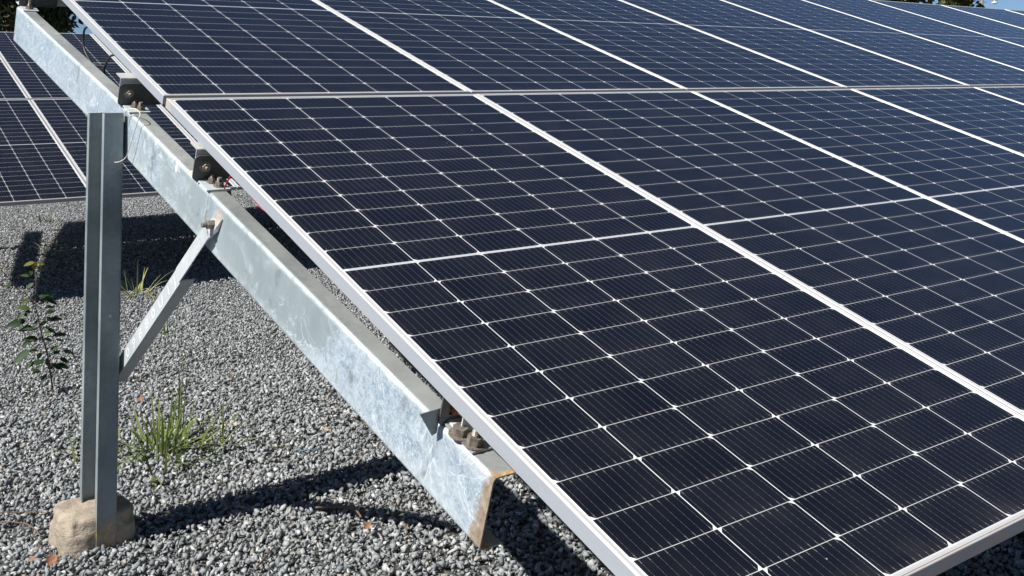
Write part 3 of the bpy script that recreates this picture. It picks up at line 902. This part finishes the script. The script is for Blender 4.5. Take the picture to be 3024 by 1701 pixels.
random.seed(11)
SB = Vector((.286, 2.365, -1.411))
sap = empty('sapling', SB, (0, 0, 0), 'thin young sapling with sparse dark leaves, left of the near post', 'sapling')
stem = [(.286,2.365,-1.42),(.272,2.37,-1.321),(.263,2.36,-1.28),(.251,2.365,-1.214),(.237,2.37,-1.164),(.224,2.36,-1.122),(.215,2.365,-1.081),(.2,2.365,-1.011),(.191,2.365,-.978)]
m = MB(); SP = smooth_path(stem, 5); m.tube([p - SB for p in SP], [.0042 - .0022*i/len(SP) for i in range(len(SP))], 7)
for br in ([(.191,2.365,-.978),(.155,2.38,-.932),(.109,2.36,-.892),(.062,2.365,-.831),(.036,2.365,-.796)], [(.191,2.365,-.978),(.192,2.35,-.917),(.19,2.35,-.869),(.189,2.36,-.821),(.187,2.365,-.788)]):
    q = smooth_path(br, 4); m.tube([p - SB for p in q], [.0026 - .0014*i/len(q) for i in range(len(q))], 6)
LV = [((.154,-1.053),(.071,-1.062)),((.158,-1.033),(.145,-1.015)),((.182,-1.082),(.132,-1.082)),((.212,-1.061),(.183,-1.076)),((.217,-1.087),(.255,-1.067)),((.257,-1.067),(.325,-1.059)),((.221,-1.13),(.197,-1.144)),((.189,-1.142),(.137,-1.163)),((.275,-1.142),(.346,-1.133)),((.174,-1.189),(.098,-1.241)),((.284,-1.232),(.322,-1.215)),((.321,-1.218),(.381,-1.236)),((.195,-1.253),(.159,-1.274)),((.23,-.975),(.283,-.94)),((.198,-.954),(.249,-.932)),((.176,-.954),(.132,-.974)),((.187,-.78),(.138,-.791)),((.19,-.781),(.233,-.793)),((.187,-.78),(.183,-.82)),((.198,-.809),(.237,-.82)),((.175,-.816),(.168,-.843)),((.165,-.844),(.123,-.834)),((.189,-.882),(.151,-.897)),((.061,-.791),(.031,-.775)),((.056,-.885),(.086,-.87)),((.056,-.885),(.026,-.858)),((.294,-1.285),(.334,-1.315)),((.256,-1.295),(.286,-1.28)),((.247,-1.245),(.271,-1.289)),((.223,-1.21),(.211,-1.243))]
for _k in range(26):
    _p = random.choice(SP[6:]); _s = random.choice((-1, 1)); _l = random.uniform(.03, .07)
    _a = (_p.x + _s*random.uniform(.004, .05), _p.z + random.uniform(-.02, .03)); LV.append((_a, (_a[0] + _s*_l, _a[1] + random.uniform(-.03, .02))))
stemP = [Vector(p) for p in SP]
lm = LeafMesh(); ly = LeafMesh()
for i, ((ax_, az), (bx, bz)) in enumerate(LV):
    dy = random.uniform(-.03, .03); a3 = Vector((ax_, 2.365+dy*.4, az)); b3 = Vector((bx, 2.365+dy, bz))
    L = (b3-a3).length
    tgt = ly if i in (16, 17, 18, 19, 23) else lm
    tgt.leaf(a3, b3, max(.022, L*.50), (random.uniform(-.5, .5), random.uniform(-.9, -.2), random.uniform(.5, 1)), random.uniform(.1, .8) if tgt is lm else random.uniform(.2, .9), curl=random.uniform(.05, .25))
    near = min(stemP, key=lambda p: (p-a3).length + (.05 if p.z > a3.z else 0))
    if (near - a3).length < .16 and i not in (16, 17, 18, 19, 20, 21, 22, 23, 24, 25): m.tube([near - SB, (near+a3)/2 - SB + Vector((0, 0, .006)), a3 - SB], [.0014, .0011, .0008], 5)
so = m.obj('stem', M_TWIG, sap, smooth=True)
o = lm.obj('leaves', M_LEAF, sap, SB); o = ly.obj('young_leaves', M_LEAFY, sap, SB)

def grass_tuft(loc, n, hmin, hmax, spread, label, seed, tone=(.1, .7), w=.006, group='grass tufts'):
    random.seed(seed); L = LeafMesh(); base = Vector(loc)
    for i in range(n):
        a_ = random.uniform(0, 2*math.pi); r_ = abs(random.gauss(0, spread*.12)); lean = random.random()**1.2*spread*2.6
        st = Vector((math.cos(a_)*r_, math.sin(a_)*r_, -.01))
        a2 = a_ + random.uniform(-.5, .5)
        L.blade(st, (math.cos(a2)*lean, math.sin(a2)*lean, 1), random.uniform(hmin, hmax), w*random.uniform(.6, 1.25), random.uniform(.2, 1.5)*(.4+lean*.5), random.uniform(*tone))
    o = L.obj('grass_tuft', M_GRASS, None); o.location = base
    return tag(o, label, 'grass', group)
tuft = grass_tuft((.379, 1.085, -1.388), 190, .09, .24, 1.2, 'large green grass tuft on the gravel right of the near post', 5, w=.0105)
grass_tuft((.50, 1.25, -1.388), 9, .26, .42, .28, 'thin tall grass stems behind the large grass tuft', 6, w=.004, tone=(.3, .9))
grass_tuft((1.588, 5.20, -1.496), 30, .14, .34, .75, 'small yellow green tuft at the edge of the black shadow', 8, tone=(.4, 1), w=.012)
grass_tuft((1.491, 7.405, -1.401), 9, .12, .26, .5, 'pale grass blades in the lit strip between two shadows', 9, tone=(.7, 1), w=.009)
grass_tuft((2.086, 9.946, -1.385), 14, .08, .16, .8, 'tiny olive sprout on far gravel above the shadow', 10, tone=(.2, .5), w=.02)
grass_tuft((1.256, 3.555, -1.468), 8, .06, .11, .5, 'tiny olive sprout on gravel below the brace', 12, tone=(.1, .4), w=.018)
grass_tuft((1.87, 1.62, -1.395), 46, .08, .17, .8, 'green weeds between the beam and the panel edge', 13, tone=(.05, .5), w=.012)
grass_tuft((.05, 3.9, -1.48), 14, .05, .12, .8, 'low green weeds at the left edge of the photo', 14, tone=(.1, .5), w=.012)

# fallen leaves, twigs and scraps
def scrap(loc, size, mat, label, name='dead_leaf', cat='dead leaf', seed=0, rz=0, group='fallen leaves'):
    L = LeafMesh(); random.seed(seed)
    d = Vector((math.cos(rz), math.sin(rz), .25))*size*.75
    L.leaf(Vector((0, 0, 0)) - d*.5, d*.5, size*.55, (.2, -.3, 1), random.random(), fold=.5, curl=-.2)
    o = L.obj(name, mat, None); o.location = Vector(loc) + Vector((0, 0, .018))
    return tag(o, label, cat, group)
scrap((.607, -.145, -1.372), .040, M_DEADLEAF, 'orange dead leaf below the fallen twig', seed=1, rz=.5)
scrap((.691, -.23, -1.372), .030, M_DEADLEAF, 'reddish dead leaf under the brace shadow', seed=2, rz=2.)
scrap((-.243, .226, -1.372), .055, M_DEADLEAF, 'orange dead leaf at the bottom left edge', seed=3, rz=1.)
scrap((-.284, .274, -1.372), .030, M_DEADLEAF, 'small brown dead leaf in the bottom left corner', seed=4, rz=0)
scrap((.951, .817, -1.372), .038, M_YLEAF, 'pale tan dead leaf right of the large grass tuft', seed=5, rz=2.4)
scrap((.524, 1.804, -1.385), .045, M_DEADLEAF, 'rust coloured dead leaf behind the large grass tuft', seed=6, rz=.2)
scrap((1.026, 1.985, -1.385), .03, M_DEADLEAF, 'tiny orange dead leaf far right of the grass tuft', seed=7, rz=.9)
tube_thing('twig', [(.560, .120, -1.362), (.61, .075, -1.358), (.640, .045, -1.364), (.645, 0, -1.356), (.640, -.045, -1.364)], .0034, M_TWIG, 'bent reddish brown twig across the brace shadow', 'twig', 'fallen twigs')
tube_thing('twig', [(-.40, .70, -1.366), (-.30, .67, -1.362), (-.235, .60, -1.362), (-.215, .53, -1.366), (-.215, .47, -1.368)], .0020, M_TWIG, 'curved brown twig left of the concrete block', 'twig', 'fallen twigs')
tube_thing('twig', [(-.42, .80, -1.364), (-.30, .76, -1.360), (-.16, .66, -1.362)], .0016, M_TWIG, 'straight dark twig touching the left side of the concrete block', 'twig', 'fallen twigs')
tube_thing('twig', [(.225, -.170, -1.366), (.28, -.125, -1.360), (.325, -.075, -1.364)], .0026, M_TWIG, 'short twig on the gravel below the post shadow', 'twig', 'fallen twigs')
tube_thing('plastic_strip', [(.775, .69, -1.368), (.80, .66, -1.360), (.83, .645, -1.364), (.85, .66, -1.358)], .0024, M_BLUE, 'small blue plastic strip on gravel between tuft and beam', 'plastic scrap')

# ------------------------------------------------------------------ trees
def tree(name, base, crown_c, crown_r, nleaf, leaf, mat, label, seed, group='trees beyond the arrays', clumps=26, cat='tree'):
    random.seed(seed); base = Vector(base); cc = Vector(crown_c)
    root = empty(name, base, (0, 0, 0), label, cat, group)
    m = MB(); top = cc + Vector((0, 0, crown_r[2]*.3))
    tr = smooth_path([base - Vector((0, 0, .1)), base + (cc-base)*.45 + Vector((.1, .05, 0)), cc, top], 5)
    m.tube([p - base for p in tr], [.13*(1 - .85*i/len(tr)) + .01 for i in range(len(tr))], 9)
    cl = []
    for k in range(clumps):
        while True:
            v = Vector((random.uniform(-1, 1), random.uniform(-1, 1), random.uniform(-1, 1)))
            if .35 < v.length < 1: break
        c = cc + Vector((v.x*crown_r[0], v.y*crown_r[1], v.z*crown_r[2]))
        cl.append((c, random.uniform(.22, .42)*crown_r[0]))
        st = tr[random.randrange(len(tr)//2, len(tr))]
        mid = (st + c)/2 + Vector((random.uniform(-.1, .1), random.uniform(-.1, .1), .1))
        m.tube([st - base, mid - base, c - base], [.035, .020, .007], 6)
    m.obj('trunk', M_BARK, root, smooth=True)
    L = LeafMesh()
    for i in range(nleaf):
        c, r = random.choice(cl)
        d = Vector((random.gauss(0, 1), random.gauss(0, 1), random.gauss(0, 1))).normalized()*r*random.random()**.45
        p = c + d
        ld = Vector((random.uniform(-1, 1), random.uniform(-1, 1), random.uniform(-1.3, .4))).normalized()
        s_ = leaf*random.uniform(.6, 1.25)
        L.leaf(p, p + ld*s_, s_*.55, (random.uniform(-1, 1), random.uniform(-1, 1), random.uniform(.2, 1)), min(1, max(0, random.gauss(.42, .25))), seg=3)
    L.obj('crown', mat, root, base)
    return root
tree('leafy_tree', (2.85, 16.2, -1.4), (2.9, 16.2, 1.75), (1.15, 1.1, 1.35), 10000, .125, M_TREE, 'dark broad leaved tree above the top left of the array behind', 21, clumps=30)
tree('leafy_tree', (1.3, 17.5, -1.4), (1.35, 17.5, 2.1), (1.6, 1.2, 1.5), 8000, .13, M_TREE, 'dark tree at the far left edge, behind the beam end', 22, clumps=30)
C0 = Vector((CP.x, CP.y, 0))
tree('leafy_tree', (33.1, 17.4, -1.4), (33.05, 17.5, 4.0), (1.9, 1.9, 1.45), 5200, .26, M_PALM, 'olive green tree over the top right panels, beside the blue sky', 23, clumps=30)
tree('leafy_tree', (31.2, 21.5, -1.4), (31.2, 21.5, 4.3), (2.6, 2.2, 1.5), 4200, .28, M_PALM, 'olive green tree further left behind the top right panels', 24, clumps=26)

# ------------------------------------------------------------------ street light and pole
PB = Vector((51.4, 25.65, gz(0, 60)))
pole = empty('utility_pole', PB, (0, 0, 0), 'thin distant utility pole against the blue sky, top right', 'pole')
m = MB(); m.tube([(0, 0, -.3), (0, 0, 9.5)], [.085, .06], 10); m.obj('shaft', mat_simple('weathered_pole', (.20, .15, .16), (.28, .22, .23), 8, .8), pole, smooth=True)
m = MB(); m.tube([(0, 0, 6.0), (.12, -.25, 6.02), (.30, -.7, 5.85)], .025, 6); m.tube([(0, 0, 6.15), (-.10, .2, 5.9), (-.2, .5, 5.85)], .02, 6); m.obj('bracket', M_BOLT, pole)
LB = Vector((52.1, 24.6, 0))
M_LAMP = mat_simple('lamp_housing', (.60, .60, .58), (.74, .74, .72), 20, .5)

# top-level render of far lamp: arm reaches from the pole down to the lamp head
dvec = Vector((.8487, .5230, .0728))
hd = CP + (Vector((34.05, 15.67, 2.91)) - CP).normalized()*59.5
m = MB(); rel = hd - PB
m.tube([Vector((0, 0, 8.2)), Vector((0, 0, 8.2))*.5 + rel*.5 + Vector((0, 0, 1.0)), rel + Vector((0, 0, .55)), rel + Vector((0, 0, .08))], .022, 6); m.obj('lamp_arm', M_LAMP, pole)
m = MB()
rg = []
for t_, w_, h_ in ((-.15, .03, .02), (-.09, .07, .05), (0, .10, .07), (.09, .08, .055), (.16, .03, .02)):
    rg.append([rel + RT*t_ + Vector((BK.x*w_*math.cos(q), BK.y*w_*math.cos(q), h_*math.sin(q))) for q in [math.pi/5*i for i in range(10)]])
m.sweep(rg); m.obj('lamp_head', M_LAMP, pole, smooth=True)
